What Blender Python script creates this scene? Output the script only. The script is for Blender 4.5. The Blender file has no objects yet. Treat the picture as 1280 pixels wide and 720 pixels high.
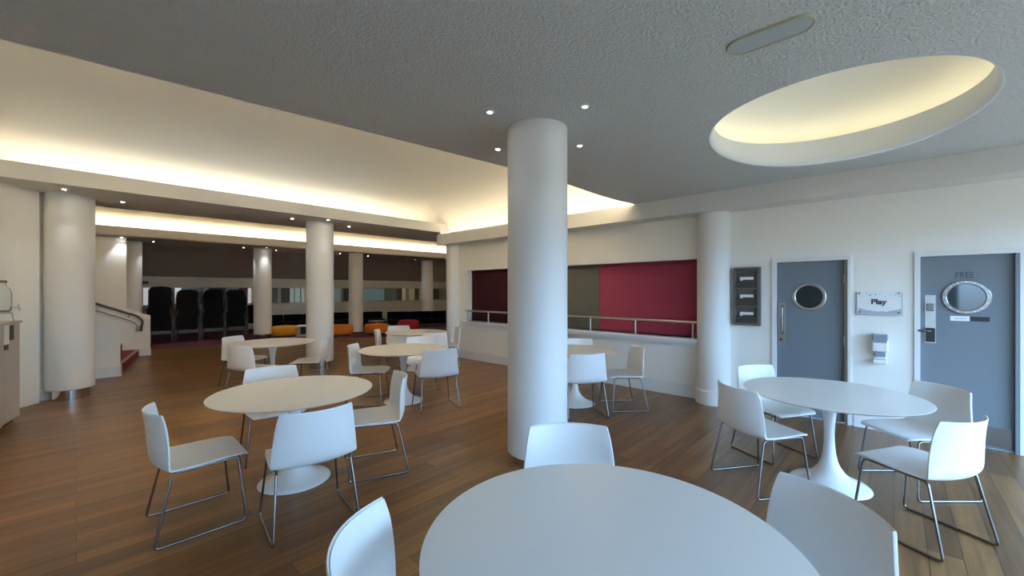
import bpy, bmesh, math, random
from mathutils import Vector, Matrix
random.seed(7)
C = bpy.context.scene.collection
sc = bpy.context.scene
R = math.radians
PI = math.pi

# ------------------------------------------------------------------ materials
def mat(name, col, rough=0.5, metal=0.0, spec=0.5, emit=None, estr=0.0, bump=None, coat=0.0, trans=0.0, mottle=0.0):
    m = bpy.data.materials.new(name); m.use_nodes = True
    nt = m.node_tree; b = nt.nodes['Principled BSDF']
    b.inputs['Base Color'].default_value = (*col, 1)
    b.inputs['Roughness'].default_value = rough
    b.inputs['Metallic'].default_value = metal
    b.inputs['Specular IOR Level'].default_value = spec
    b.inputs['Coat Weight'].default_value = coat; b.inputs['Coat Roughness'].default_value = .28 if coat else .03
    b.inputs['Transmission Weight'].default_value = trans
    if emit:
        b.inputs['Emission Color'].default_value = (*emit, 1)
        b.inputs['Emission Strength'].default_value = estr
    tc = nt.nodes.new('ShaderNodeTexCoord')
    if mottle:
        n = nt.nodes.new('ShaderNodeTexNoise'); n.inputs['Scale'].default_value = 3.0; n.inputs['Detail'].default_value = 4
        nt.links.new(tc.outputs['Object'], n.inputs['Vector'])
        mx = nt.nodes.new('ShaderNodeMix'); mx.data_type = 'RGBA'
        mx.inputs[6].default_value = (*[c * (1 - mottle) for c in col], 1)
        mx.inputs[7].default_value = (*[min(1, c * (1 + mottle)) for c in col], 1)
        nt.links.new(n.outputs['Fac'], mx.inputs[0]); nt.links.new(mx.outputs[2], b.inputs['Base Color'])
    if bump:
        n = nt.nodes.new('ShaderNodeTexNoise'); n.inputs['Scale'].default_value = bump[0]; n.inputs['Detail'].default_value = 3
        nt.links.new(tc.outputs['Object'], n.inputs['Vector'])
        bp = nt.nodes.new('ShaderNodeBump'); bp.inputs['Strength'].default_value = bump[1]; bp.inputs['Distance'].default_value = bump[2]
        nt.links.new(n.outputs['Fac'], bp.inputs['Height']); nt.links.new(bp.outputs['Normal'], b.inputs['Normal'])
    return m

def wood_floor():
    m = bpy.data.materials.new('wood_plank_floor'); m.use_nodes = True
    nt = m.node_tree; N = nt.nodes; Lk = nt.links.new; b = N['Principled BSDF']
    tc = N.new('ShaderNodeTexCoord')
    br = N.new('ShaderNodeTexBrick'); br.offset = 0.37; br.offset_frequency = 2; br.squash = 1
    br.inputs['Scale'].default_value = 1; br.inputs['Brick Width'].default_value = 1.35; br.inputs['Row Height'].default_value = 0.15
    br.inputs['Mortar Size'].default_value = 0.0022; br.inputs['Mortar Smooth'].default_value = 0.3; br.inputs['Bias'].default_value = -0.15
    br.inputs['Color1'].default_value = (0.0, 0.0, 0.0, 1); br.inputs['Color2'].default_value = (1, 1, 1, 1); br.inputs['Mortar'].default_value = (0, 0, 0, 1)
    Lk(tc.outputs['Object'], br.inputs['Vector'])
    mp = N.new('ShaderNodeMapping'); mp.inputs['Scale'].default_value = (1.3, 26, 1)
    Lk(tc.outputs['Object'], mp.inputs['Vector'])
    n1 = N.new('ShaderNodeTexNoise'); n1.inputs['Scale'].default_value = 1.0; n1.inputs['Detail'].default_value = 6; n1.inputs['Roughness'].default_value = 0.6
    Lk(mp.outputs['Vector'], n1.inputs['Vector'])
    mp2 = N.new('ShaderNodeMapping'); mp2.inputs['Scale'].default_value = (0.55, 7.0, 1)
    Lk(tc.outputs['Object'], mp2.inputs['Vector'])
    n2 = N.new('ShaderNodeTexNoise'); n2.inputs['Scale'].default_value = 1.0; n2.inputs['Detail'].default_value = 3
    Lk(mp2.outputs['Vector'], n2.inputs['Vector'])
    a = N.new('ShaderNodeMath'); a.operation = 'MULTIPLY_ADD'; a.inputs[1].default_value = 0.2
    Lk(br.outputs['Color'], a.inputs[0])
    s1 = N.new('ShaderNodeMath'); s1.operation = 'MULTIPLY'; s1.inputs[1].default_value = 0.42; Lk(n1.outputs['Fac'], s1.inputs[0])
    Lk(s1.outputs[0], a.inputs[2])
    a2 = N.new('ShaderNodeMath'); a2.operation = 'MULTIPLY_ADD'; a2.inputs[1].default_value = 0.45
    Lk(n2.outputs['Fac'], a2.inputs[0]); Lk(a.outputs[0], a2.inputs[2])
    cr = N.new('ShaderNodeValToRGB'); e = cr.color_ramp.elements
    e[0].position = 0.23; e[0].color = (0.060, 0.027, 0.009, 1)
    e[1].position = 0.77; e[1].color = (0.36, 0.175, 0.055, 1)
    k = e.new(0.49); k.color = (0.160, 0.076, 0.026, 1)
    Lk(a2.outputs[0], cr.inputs['Fac'])
    mx = N.new('ShaderNodeMix'); mx.data_type = 'RGBA'; mx.inputs[7].default_value = (0.035, 0.018, 0.009, 1)
    Lk(br.outputs['Fac'], mx.inputs[0]); Lk(cr.outputs['Color'], mx.inputs[6]); Lk(mx.outputs[2], b.inputs['Base Color'])
    b.inputs['Roughness'].default_value = 0.34; b.inputs['Specular IOR Level'].default_value = 0.45
    bp = N.new('ShaderNodeBump'); bp.inputs['Strength'].default_value = 0.12; bp.inputs['Distance'].default_value = 0.002
    Lk(a2.outputs[0], bp.inputs['Height']); Lk(bp.outputs['Normal'], b.inputs['Normal'])
    return m

M = dict(
    floor=wood_floor(),
    wall=mat('cream_wall_paint', (0.83, 0.81, 0.745), 0.75, bump=(60, 0.05, 0.002)),
    trim=mat('white_gloss_paint', (0.76, 0.75, 0.73), 0.4),
    rimpaint=mat('bright_white_rim_paint', (0.86, 0.86, 0.82), 0.7),
    column=mat('white_column_paint', (0.74, 0.73, 0.70), 0.55, bump=(90, 0.04, 0.002)),
    ceil=mat('grey_textured_plaster', (0.57, 0.57, 0.545), 0.9, bump=(55, 1.0, 0.016)),
    vault=mat('cream_vault_plaster', (0.88, 0.85, 0.75), 0.85, bump=(9, 0.15, 0.02)),
    lip=mat('cream_fascia_paint', (0.66, 0.64, 0.60), 0.75),
    darkceil=mat('dark_raked_ceiling', (0.56, 0.50, 0.44), 0.9),
    white=mat('white_moulded_plastic', (0.80, 0.80, 0.79), 0.38, spec=0.4),
    laminate=mat('white_laminate', (0.84, 0.84, 0.82), 0.36, spec=0.5, coat=0.5)
,
    lacquer=mat('white_lacquered_metal', (0.80, 0.80, 0.79), 0.25, spec=0.5),
    chrome=mat('chrome', (0.24, 0.23, 0.22), 0.22, metal=1.0),
    darksteel=mat('dark_grey_steel', (0.10, 0.10, 0.105), 0.4, metal=0.9),
    steel=mat('brushed_steel', (0.55, 0.54, 0.52), 0.3, metal=1.0),
    plinth=mat('polished_steel_plinth', (0.62, 0.60, 0.58), 0.08, metal=1.0),
    crimson=mat('crimson_blind_fabric', (0.26, 0.03, 0.062), 0.85, bump=(140, 0.1, 0.002)),
    greyblind=mat('grey_green_blind_fabric', (0.085, 0.083, 0.067), 0.85, bump=(140, 0.1, 0.002)),
    maroon=mat('dark_maroon_blind_fabric', (0.020, 0.0035, 0.0065), 0.9, spec=.15, bump=(140, 0.1, 0.002)),
    door=mat('blue_grey_door_paint', (0.175, 0.20, 0.225), 0.42, spec=0.4),
    dooredge=mat('brown_door_edge', (0.16, 0.12, 0.085), 0.5),
    kick=mat('dark_kick_plate', (0.22, 0.19, 0.165), 0.3, metal=0.9),
    glassdark=mat('dark_porthole_glass', (0.012, 0.02, 0.02), 0.05, spec=0.6),
    glassmirror=mat('reflective_porthole_glass', (0.03, 0.045, 0.048), 0.04, spec=0.75),
    rack=mat('dark_grey_brown_rack', (0.14, 0.125, 0.105), 0.5),
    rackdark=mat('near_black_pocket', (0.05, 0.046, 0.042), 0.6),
    paper=mat('white_paper', (0.80, 0.80, 0.78), 0.7),
    black=mat('black_upholstery', (0.0035, 0.0035, 0.004), 0.9, spec=.12),
    blackplast=mat('black_plastic', (0.015, 0.015, 0.016), 0.45),
    ink=mat('dark_purple_print', (0.05, 0.035, 0.07), 0.7),
    inkblue=mat('pale_blue_grey_print', (0.42, 0.46, 0.52), 0.7),
    lettergrey=mat('dark_grey_lettering', (0.06, 0.068, 0.075), 0.6),
    carpet=mat('dark_burgundy_carpet', (0.085, 0.012, 0.026), 0.95, bump=(200, 0.4, 0.004)),
    stair=mat('crimson_stair_carpet', (0.23, 0.018, 0.045), 0.95, bump=(200, 0.4, 0.004)),
    nosing=mat('grey_stair_nosing', (0.33, 0.30, 0.30), 0.5),
    orange=mat('orange_felt', (0.62, 0.17, 0.015), 0.85, bump=(150, 0.2, 0.003)),
    amber=mat('amber_felt', (0.66, 0.27, 0.02), 0.85, bump=(150, 0.2, 0.003)),
    red=mat('red_felt', (0.42, 0.012, 0.03), 0.85, bump=(150, 0.2, 0.003)),
    rail=mat('dark_handrail', (0.10, 0.07, 0.055), 0.35),
    counter=mat('beige_counter_laminate', (0.50, 0.44, 0.385), 0.45),
    slot=mat('dark_brown_slot', (0.05, 0.038, 0.03), 0.6),
    lidwood=mat('brown_wooden_lid', (0.13, 0.07, 0.045), 0.5),
    jar=mat('clear_jar_glass', (0.92, 0.95, 0.93), 0.03, trans=1.0),
    clearplast=mat('smoky_clear_plastic', (0.25, 0.29, 0.34), 0.2),
    lens=mat('downlight_lens', (1, 1, 1), 0.4, emit=(0.95, 0.97, 1.0), estr=60),
    liftlens=mat('grey_diffuser', (0.42, 0.45, 0.44), 0.35),
    brass=mat('pale_yellow_rim', (0.42, 0.39, 0.25), 0.5),
    silver=mat('silver_strip_frame', (0.50, 0.48, 0.43), 0.5),
)
REFLECTION = {}
for nm, c, e in (('reflection_lavender', (0.36, 0.36, 0.40), 0.0), ('reflection_burgundy', (0.14, 0.045, 0.07), 0), ('reflection_cream', (0.46, 0.43, 0.34), .12),
                 ('reflection_slate', (0.13, 0.155, 0.15), 0), ('reflection_dark', (0.075, 0.075, 0.066), 0), ('reflection_teal', (0.15, 0.23, 0.25), .25),
                 ('reflection_aqua', (0.36, 0.48, 0.47), .25), ('reflection_white', (0.62, 0.64, 0.68), 0.55), ('reflection_olive', (0.42, 0.42, 0.22), .12),
                 ('reflection_greygreen', (0.28, 0.27, 0.23), 0), ('reflection_black', (0.02, 0.025, 0.018), 0)):
    REFLECTION[nm] = mat(nm, tuple(min(.85, v * 1.6) for v in c), 0.15, spec=0.5, emit=c if e else None, estr=e * .5)  # reflections and view in the strip glass, painted as pane colours and faint glow

# ------------------------------------------------------------------ mesh helpers
def link(o, parent=None):
    C.objects.link(o)
    if parent is not None: o.parent = parent
    return o
def finish(name, bm, m, parent=None, smooth=False, angle=None, down=False):
    me = bpy.data.meshes.new(name)
    if down:
        bm.normal_update()
        bmesh.ops.reverse_faces(bm, faces=[f for f in bm.faces if f.normal.z > 0])
    else: bmesh.ops.recalc_face_normals(bm, faces=bm.faces)
    bm.to_mesh(me); bm.free()
    if isinstance(m, str): m = M[m]
    me.materials.append(m)
    if smooth:
        me.polygons.foreach_set('use_smooth', [True] * len(me.polygons))
        if angle: 
            try: me.set_sharp_from_angle(angle=R(angle))
            except Exception: pass
    return link(bpy.data.objects.new(name, me), parent)
def box(bm, x0, x1, y0, y1, z0, z1, bev=0.0):
    r = bmesh.ops.create_cube(bm, size=1)
    for v in r['verts']:
        v.co = Vector(((x0 + x1) / 2 + v.co.x * (x1 - x0), (y0 + y1) / 2 + v.co.y * (y1 - y0), (z0 + z1) / 2 + v.co.z * (z1 - z0)))
    if bev:
        es = list({e for v in r['verts'] for e in v.link_edges})
        bmesh.ops.bevel(bm, geom=es, offset=bev, segments=3, affect='EDGES', profile=0.5)
    return bm
def boxes(*bs, bev=0.0):
    bm = bmesh.new()
    for b in bs: box(bm, *b, bev=bev)
    return bm
def lathe(prof, n=48, bm=None, cx=0, cy=0):
    bm = bm or bmesh.new(); rings = []
    for r, z in prof:
        if r < 1e-6: rings.append([bm.verts.new((cx, cy, z))])
        else: rings.append([bm.verts.new((cx + r * math.cos(2 * PI * i / n), cy + r * math.sin(2 * PI * i / n), z)) for i in range(n)])
    for a, b in zip(rings, rings[1:]):
        if len(a) == 1 and len(b) == 1: continue
        for i in range(n):
            j = (i + 1) % n
            if len(a) == 1: bm.faces.new((a[0], b[i], b[j]))
            elif len(b) == 1: bm.faces.new((a[i], a[j], b[0]))
            else: bm.faces.new((a[i], a[j], b[j], b[i]))
    return bm
def roundpath(pts, rad, seg=6):
    pts = [Vector(p) for p in pts]; out = [pts[0]]
    for a, b, c in zip(pts, pts[1:], pts[2:]):
        d1 = (a - b); d2 = (c - b); r = min(rad, d1.length * .45, d2.length * .45)
        p1 = b + d1.normalized() * r; p2 = b + d2.normalized() * r
        for k in range(seg + 1):
            t = k / seg
            out.append(p1 * (1 - t) ** 2 + b * 2 * t * (1 - t) + p2 * t * t)
    out.append(pts[-1]); return out
def tube(pts, r, n=10, bm=None, cap=True):
    bm = bm or bmesh.new(); pts = [Vector(p) for p in pts]; rings = []; prev = None
    for i, p in enumerate(pts):
        t = (pts[min(i + 1, len(pts) - 1)] - pts[max(i - 1, 0)]).normalized()
        if prev is None:
            u = t.orthogonal().normalized()
        else:
            u = (prev - t * prev.dot(t)).normalized()
        prev = u; w = t.cross(u)
        rings.append([bm.verts.new(p + (u * math.cos(2 * PI * k / n) + w * math.sin(2 * PI * k / n)) * r) for k in range(n)])
    for a, b in zip(rings, rings[1:]):
        for k in range(n): bm.faces.new((a[k], a[(k + 1) % n], b[(k + 1) % n], b[k]))
    if cap: bm.faces.new(rings[0][::-1]); bm.faces.new(rings[-1])
    return bm
def prism(poly, z0, z1, bm=None):
    bm = bm or bmesh.new()
    lo = [bm.verts.new((x, y, z0)) for x, y in poly]; hi = [bm.verts.new((x, y, z1)) for x, y in poly]
    bm.faces.new(lo[::-1]); bm.faces.new(hi)
    for i in range(len(poly)):
        j = (i + 1) % len(poly); bm.faces.new((lo[i], lo[j], hi[j], hi[i]))
    return bm
def grid_fn(xs, ys, fn, bm=None):
    bm = bm or bmesh.new()
    vs = [[bm.verts.new((x, y, fn(x, y))) for y in ys] for x in xs]
    for i in range(len(xs) - 1):
        for j in range(len(ys) - 1): bm.faces.new((vs[i][j], vs[i + 1][j], vs[i + 1][j + 1], vs[i][j + 1]))
    return bm
def lin(a, b, n): return [a + (b - a) * i / n for i in range(n + 1)]
def tag(o, label=None, cat=None, group=None, kind=None):
    if label: o['label'] = label
    if cat: o['category'] = cat
    if group: o['group'] = group
    if kind: o['kind'] = kind
    return o
def thing(name, label, cat, loc=(0, 0, 0), rz=0, group=None, kind=None):
    o = bpy.data.objects.new(name, None); o.empty_display_size = 0.2; C.objects.link(o)
    o.location = loc; o.rotation_euler = (0, 0, rz)
    return tag(o, label, cat, group, kind)
def struct(o, label=None): return tag(o, label, None, None, 'structure')
def dup(root, loc, rz, label, group=None):
    r = root.copy(); C.objects.link(r); r.location = loc; r.rotation_euler = (0, 0, rz); r['label'] = label
    if group: r['group'] = group
    for ch in list(root.children):
        c = ch.copy(); C.objects.link(c); c.parent = r
        for g in list(ch.children):
            d = g.copy(); C.objects.link(d); d.parent = c
    return r

# ------------------------------------------------------------------ the setting
XW = 6.2          # face of the wall with the doors
ZB = 2.97         # underside of the beams
YF = -2.3         # glazed front behind the photographer
bm = boxes((-4.5, 17, YF - .2, 20, -0.12, 0)); struct(finish('floor', bm, 'floor'), 'brown wood plank floor running through the whole foyer')
# burgundy carpet, its front edge a little askew
o = finish('floor_carpet', prism([(1.1, 14.62), (2.8, 14.3), (5.85, 13.45), (7.2, 12.6), (16.5, 11.5), (16.5, 19.2), (1.1, 19.2)], 0.001, 0.009), 'carpet')
struct(o, 'dark burgundy carpet on the far side of the foyer')

# door wall, with openings for the blinds recess and the two doors
D1 = (0.39, 1.14); D2 = (-0.89, -0.18); DH = 1.97
W0, W1, WZ0, WZ1 = 2.0, 7.25, 0.88, 2.04
bm = boxes((XW, XW + .4, YF, D2[0], 0, 3.3), (XW, XW + .4, D2[1], D1[0], 0, 3.3), (XW, XW + .4, D1[1], W0, 0, 3.3),
           (XW, XW + .4, W1, 7.85, 0, 3.3), (XW, XW + .4, D2[0], D2[1], DH, 3.3), (XW, XW + .4, D1[0], D1[1], DH, 3.3),
           (XW, XW + .4, W0, W1, WZ1, 3.3), (XW, XW + .4, W0, W1, 0, WZ0), (XW + .22, XW + .4, W0, W1, WZ0, WZ1))
struct(finish('wall_right', bm, 'wall'), 'cream wall with two grey doors and the coloured blinds')
# skirting with a moulded top
def skirt(name, y0, y1):
    bm = boxes((XW - .018, XW, y0, y1, 0, .165), (XW - .026, XW, y0, y1, .165, .185), (XW - .012, XW, y0, y1, .185, .2))
    return struct(finish(name, bm, 'trim'))
skirt('baseboard_right', 2.05, 7.62); skirt('baseboard_right_door', D1[1] + .06, 1.66); skirt('baseboard_right_between', D2[1] + .05, D1[0] - .05)
# ledge under the blinds
bm = boxes((XW - .16, XW + .2, 2.0, 7.3, .845, .88), (XW - .12, XW, 2.0, 7.3, .80, .845), (XW - .05, XW, 2.0, 7.3, .76, .80))
struct(finish('trim_1', bm, 'trim'), 'white ledge running under the coloured blinds')

# bulkhead cornice along the door wall
bm = boxes((5.86, 5.92, YF, 7.93, 2.70, 2.905), (5.86, XW, YF, 7.93, 2.66, 2.70), (5.92, XW, 7.86, 7.93, 2.70, 2.98))
for v in bm.verts: pass
struct(finish('trim_2', bm, 'lip'), 'pale cornice bulkhead along the top of the door wall')

# near ceiling: textured plaster, dipping towards the cornice, with a round hole
def edgeY(x):
    pts = [(-4.5, 4.3), (-.3, 3.84), (.96, 3.70), (3.55, 3.39), (5.0, 3.12), (5.9, 2.90)]
    for (a, b), (c, d) in zip(pts, pts[1:]):
        if x <= c: return b + (d - b) * (x - a) / (c - a)
    return pts[-1][1]
def cz(x, y=0):
    t = max(0, min(1, (x - 3.7) / (5.9 - 3.7))); t = t * t * (3 - 2 * t)
    return 3.06 - .155 * t
OX, OY, OR = 4.46, .39, .955
bm = bmesh.new()
A0, A1, B0, B1 = 3.2, 5.9, -0.87, 1.65
def strip(x0, x1, nx, yf0, yf1, ny):
    xs = lin(x0, x1, nx); vs = []
    for x in xs:
        ya, yb = yf0(x), yf1(x)
        vs.append([bm.verts.new((x, y, cz(x))) for y in lin(ya, yb, ny)])
    for i in range(nx):
        for j in range(ny): bm.faces.new((vs[i][j], vs[i + 1][j], vs[i + 1][j + 1], vs[i][j + 1]))
strip(-4.5, A0, 24, lambda x: YF, edgeY, 8)
strip(A0, A1, 24, lambda x: B1, edgeY, 8)
strip(A0, A1, 24, lambda x: YF, lambda x: B0, 6)
nr, na = 6, 96; rings = []
for k in range(nr + 1):
    ring = []
    for i in range(na):
        a = 2 * PI * i / na; c, s = math.cos(a), math.sin(a)
        px, py = OX + OR * c, OY + OR * s
        tx = ((A1 - OX) / c if c > 0 else (A0 - OX) / c) if abs(c) > 1e-9 else 1e9
        ty = ((B1 - OY) / s if s > 0 else (B0 - OY) / s) if abs(s) > 1e-9 else 1e9
        t = min(tx, ty); qx, qy = OX + t * c, OY + t * s
        x, y = px + (qx - px) * k / nr, py + (qy - py) * k / nr
        ring.append(bm.verts.new((x, y, cz(x))))
    rings.append(ring)
for a, b in zip(rings, rings[1:]):
    for i in range(na): bm.faces.new((a[i], a[(i + 1) % na], b[(i + 1) % na], b[i]))
# fill the four corners of the square
for (cx, cy) in ((A0, B0), (A0, B1), (A1, B0), (A1, B1)):
    best = sorted(rings[-1], key=lambda v: (v.co.x - cx) ** 2 + (v.co.y - cy) ** 2)[:2]
    if all((v.co - Vector((cx, cy, cz(cx)))).length > 1e-4 for v in best):
        bm.faces.new((best[0], best[1], bm.verts.new((cx, cy, cz(cx)))))
bmesh.ops.remove_doubles(bm, verts=bm.verts, dist=.0005)
o = finish('ceiling', bm, 'ceil', smooth=True, down=True); struct(o, 'grey textured plaster ceiling with a round recess')
# rolled rim of the round recess, its hidden light shelf and dome
def ringed(prof, n=96):
    bm = bmesh.new(); rs = []
    for r, dz in prof:
        rs.append([bm.verts.new((OX + r * math.cos(2 * PI * i / n), OY + r * math.sin(2 * PI * i / n), cz(OX + OR * math.cos(2 * PI * i / n)) + dz if dz > -1 else -dz)) for i in range(n)])
    for a, b in zip(rs, rs[1:]):
        for i in range(n): bm.faces.new((a[i], a[(i + 1) % n], b[(i + 1) % n], b[i]))
    return bm
rec = thing('ceiling_recess', 'round lit dome recess in the grey plaster ceiling', 'ceiling recess', (0, 0, 0), kind='structure')
rim = [(OR + .05, .03), (OR + .03, .012), (OR, .0004), (OR - .012, .007), (OR - .026, .024), (OR - .036, .05), (OR - .041, .09), (OR - .041, -3.175), (OR - .0, -3.175), (OR + .05, .06), (OR + .05, .03)]
finish('recess_rim', ringed(rim), 'rimpaint', rec, True, 50)
dome = []
for k in range(15):
    a = k / 14 * PI / 2; dome.append((1.24 * math.cos(a) if k < 14 else 0.0, 3.10 + .46 * math.sin(a) ** .9))
dm = lathe([(OR + .02, 3.10), (1.24, 3.10)] + dome[1:], 72, None, OX, OY)
finish('dome', dm, 'vault', rec, True, 60)

# vault coffers lit from behind the lips
def vault(name, x0, x1, yn, y1, z0, Hm, D, nx, ny, label, znear=None):
    def rise(d): d = min(1, max(0, d)); return math.sqrt(max(0, 1 - (1 - d) ** 2))
    def dense(a, b, n):   # denser near both ends
        return [a + (b - a) * (0.5 - 0.5 * math.cos(PI * i / n)) for i in range(n + 1)]
    bm = bmesh.new(); vs = []
    for x in dense(x0, x1, nx):
        row = []
        for y in dense(yn(x), y1, ny):
            z = z0 + Hm * rise(min(x - x0, x1 - x, y1 - y, y - yn(x)) / D)
            if znear: z = max(z, min(znear(x) + .06, z0 + Hm))
            row.append(bm.verts.new((x, y, z)))
        vs.append(row)
    for i in range(nx):
        for j in range(ny): bm.faces.new((vs[i][j], vs[i + 1][j], vs[i + 1][j + 1], vs[i][j + 1]))
    o = finish(name, bm, 'vault', None, True, 40, True); struct(o, label)
    m = o.modifiers.new('thick', 'SOLIDIFY'); m.thickness = .06; m.offset = -1
    return o
vault('ceiling_vault', -2.9, 6.195, lambda x: edgeY(x) - .5, 8.62, 3.02, .80, 2.1, 90, 70, 'cream coved vault glowing from hidden lights above the tables', lambda x: cz(x))
vault('ceiling_vault_far', -3.0, 16.5, lambda x: 8.95, 14.85, 3.02, .66, 1.9, 90, 50, 'bright cream coved vault beyond the column beam')
# beam between the two vaults
bm = boxes((-3.0, 16.5, 8.0, 9.55, ZB, ZB + .04), (-3.0, 6.19, 7.95, 8.0, ZB, 3.18), (-3.0, 16.5, 9.55, 9.6, ZB, 3.18), (6.6, 16.5, 7.86, 7.94, ZB, 3.5))
struct(finish('ceiling_beam', bm, 'lip'), 'flat beam with pale lips carried by the column row')
bm = boxes((-3.0, 16.5, 14.2, 14.25, ZB, 3.19), (-3.0, 16.5, 14.25, 16.6, ZB, ZB + .04))
struct(finish('ceiling_beam_far', bm, 'lip'), 'pale lip of the far beam over the carpet')
bm = bmesh.new()
vs = [bm.verts.new(p) for p in ((-3, 16.3, ZB), (16.5, 16.3, ZB), (16.5, 19.1, 2.04), (-3, 19.1, 2.04), (-3, 16.3, ZB + .3), (16.5, 16.3, ZB + .3), (16.5, 19.1, 2.4), (-3, 19.1, 2.4))]
for q in ((0, 1, 2, 3), (7, 6, 5, 4), (0, 4, 5, 1), (1, 5, 6, 2), (2, 6, 7, 3), (3, 7, 4, 0)): bm.faces.new([vs[i] for i in q])
struct(finish('ceiling_raked', bm, 'darkceil'), 'dark sloping underside of the ceiling at the far side')
bm = boxes((-3.0, 16.5, 14.3, 16.35, ZB - .012, ZB - .0)); struct(finish('ceiling_far_soffit', bm, 'darkceil'))

# far wall with a strip of glazing
bm = boxes((-3.2, 17, 19, 19.2, 0, 1.06), (-3.2, 17, 19, 19.2, 1.68, 3.4), (-3.2, 17, 19.12, 19.2, 1.06, 1.68))
struct(finish('wall_back', bm, 'wall'), 'pale far wall with a long strip of glazing with painted-in reflections')
wn = thing('window_1', 'long low strip window with painted-in reflections in the far wall', 'window', (0, 0, 0), kind='structure')
finish('frame', boxes((1, 16.8, 18.975, 19.02, 1.035, 1.065), (1, 16.8, 18.975, 19.02, 1.675, 1.70)), 'silver', wn)
seq = [(1.0, 1.6, 'reflection_greygreen'), (1.6, 1.78, 'reflection_white'), (1.78, 2.46, 'reflection_dark'), (2.46, 2.64, 'reflection_white'), (2.64, 3.3, 'reflection_dark'), (3.3, 3.45, 'reflection_lavender'), (3.45, 4.0, 'reflection_dark'), (4.0, 4.43, 'reflection_lavender'),
       (4.43, 4.75, 'reflection_burgundy'), (4.75, 4.86, 'reflection_white'), (4.86, 5.2, 'reflection_cream'), (5.2, 5.5, 'reflection_slate'), (5.5, 5.85, 'reflection_slate'), (5.85, 5.97, 'reflection_lavender'), (5.97, 6.32, 'reflection_dark'), (6.32, 6.48, 'reflection_aqua'),
       (6.48, 6.53, 'reflection_teal'), (6.53, 6.74, 'reflection_aqua'), (6.74, 6.79, 'reflection_slate'), (6.79, 6.9, 'reflection_aqua'), (6.9, 7.3, 'reflection_cream'), (7.3, 8.2, 'reflection_slate'), (8.2, 8.55, 'reflection_teal'), (8.55, 8.66, 'reflection_greygreen'), (8.66, 9.0, 'reflection_dark'),
       (9.0, 9.6, 'reflection_slate'), (9.6, 10.8, 'reflection_teal'), (10.8, 11.53, 'reflection_slate'), (11.53, 11.82, 'reflection_dark'), (11.82, 12.05, 'reflection_cream'), (12.05, 12.25, 'reflection_greygreen'), (12.25, 12.6, 'reflection_olive'), (12.6, 12.9, 'reflection_dark'), (12.9, 13.1, 'reflection_olive'),
       (13.1, 13.85, 'reflection_greygreen'), (13.85, 14.25, 'reflection_dark'), (14.25, 14.77, 'reflection_greygreen'), (14.77, 16.8, 'reflection_black')]
for a, b, p in seq: finish('reflection_pane', boxes((a, b - .012, 19.05, 19.07, 1.06, 1.68)), REFLECTION[p], wn)
o = finish('wall_light', boxes((1.42, 1.72, 18.88, 19.0, 1.80, 1.90), bev=.02), 'blackplast'); tag(o, 'small dark wall box high beside the stacked chairs', 'wall box')

# left side, stair hall, remaining shell
wl = [(-.12, 8.99), (-.385, 8.87), (-.352, 8.765), (-.55, 8.52), (-.85, 8.1), (-1.06, 7.6), (-1.12, 7.1), (-1.12, 6.0), (-2.9, 5.8), (-2.9, -1.2), (-3.1, -1.2), (-3.1, 6.0), (-1.35, 6.2), (-1.35, 7.2), (-1.2, 7.8), (-.98, 8.3), (-.72, 8.65), (-.45, 8.96), (-.12, 9.06)]
struct(finish('wall_left', prism(wl, 0, 3.9), 'wall'), 'cream curved wall behind the counter, ending at the column')
struct(finish('wall_far_left', boxes((-3.2, -3.0, 5.8, 19.2, 0, 3.9)), 'wall')); struct(finish('wall_far_right', boxes((16.5, 16.7, 7.8, 19.2, 0, 3.9)), 'wall'))
struct(finish('wall_hall', boxes((6.6, 16.6, 7.7, 7.85, 0, 3.4)), 'wall'))
struct(finish('window_3', boxes((-3.1, -2.9, YF - .1, -1.2, 0, .1), (-3.1, -2.9, YF - .1, -1.2, 2.3, 3.9), (-3.04, -2.96, -1.78, -1.72, .1, 2.3), (-3.04, -2.96, YF - .1, YF, .1, 2.3)), 'trim'), 'side window near the glazed front')
# glazed front behind the photographer: window frame bars and a wall over it
fr = [(-3.1, 6.6, YF - .1, YF, 2.3, 3.4), (-3.1, 6.6, YF - .1, YF, 0, .12)]
for i in range(5): fr.append((.3 + i * 1.45 - .04, .3 + i * 1.45 + .04, YF - .1, YF, .12, 2.3))
fr.append((.34, 6.06, YF - .08, YF - .02, 1.1, 1.15))
struct(finish('wall_front', boxes((-3.1, .26, YF - .1, YF, .12, 2.3)), 'wall'))
struct(finish('window_2', boxes(*fr), 'trim'), 'glazed front facing the tables')

# stairs
def ramp_wall(name, x_end, y0, y1, z_end, x_start, slope, m='wall'):
    bm = bmesh.new(); z_s = z_end + (x_end - x_start) * slope
    pts = [(x_end, 0), (x_end, z_end), (x_start, z_s), (x_start, 0)]
    a = [bm.verts.new((x, y0, z)) for x, z in pts]; b = [bm.verts.new((x, y1, z)) for x, z in pts]
    bm.faces.new(a); bm.faces.new(b[::-1])
    for i in range(4): bm.faces.new((a[i], b[i], b[(i + 1) % 4], a[(i + 1) % 4]))
    return finish(name, bm, m)
o = ramp_wall('wall_stair_near', .56, 10.42, 10.58, 1.0, -2.9, .46); struct(o, 'low sloping wall on the near side of the stairs')
struct(finish('baseboard_stair_near', boxes((-2.9, .575, 10.40, 10.42, 0, .19), (.56, .58, 10.40, 10.6, 0, .19)), 'trim'))
o = ramp_wall('wall_stair_far', 1.24, 13.25, 13.42, .97, -2.9, .44); struct(o, 'sloping stair wall carrying the handrail')
struct(finish('wall_stair_back', boxes((-3, .90, 14.62, 14.75, 0, 3.0)), 'wall'), 'pale wall panel above the far stair wall')
bm = bmesh.new()   # sloping skirting on the far stair wall
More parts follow.
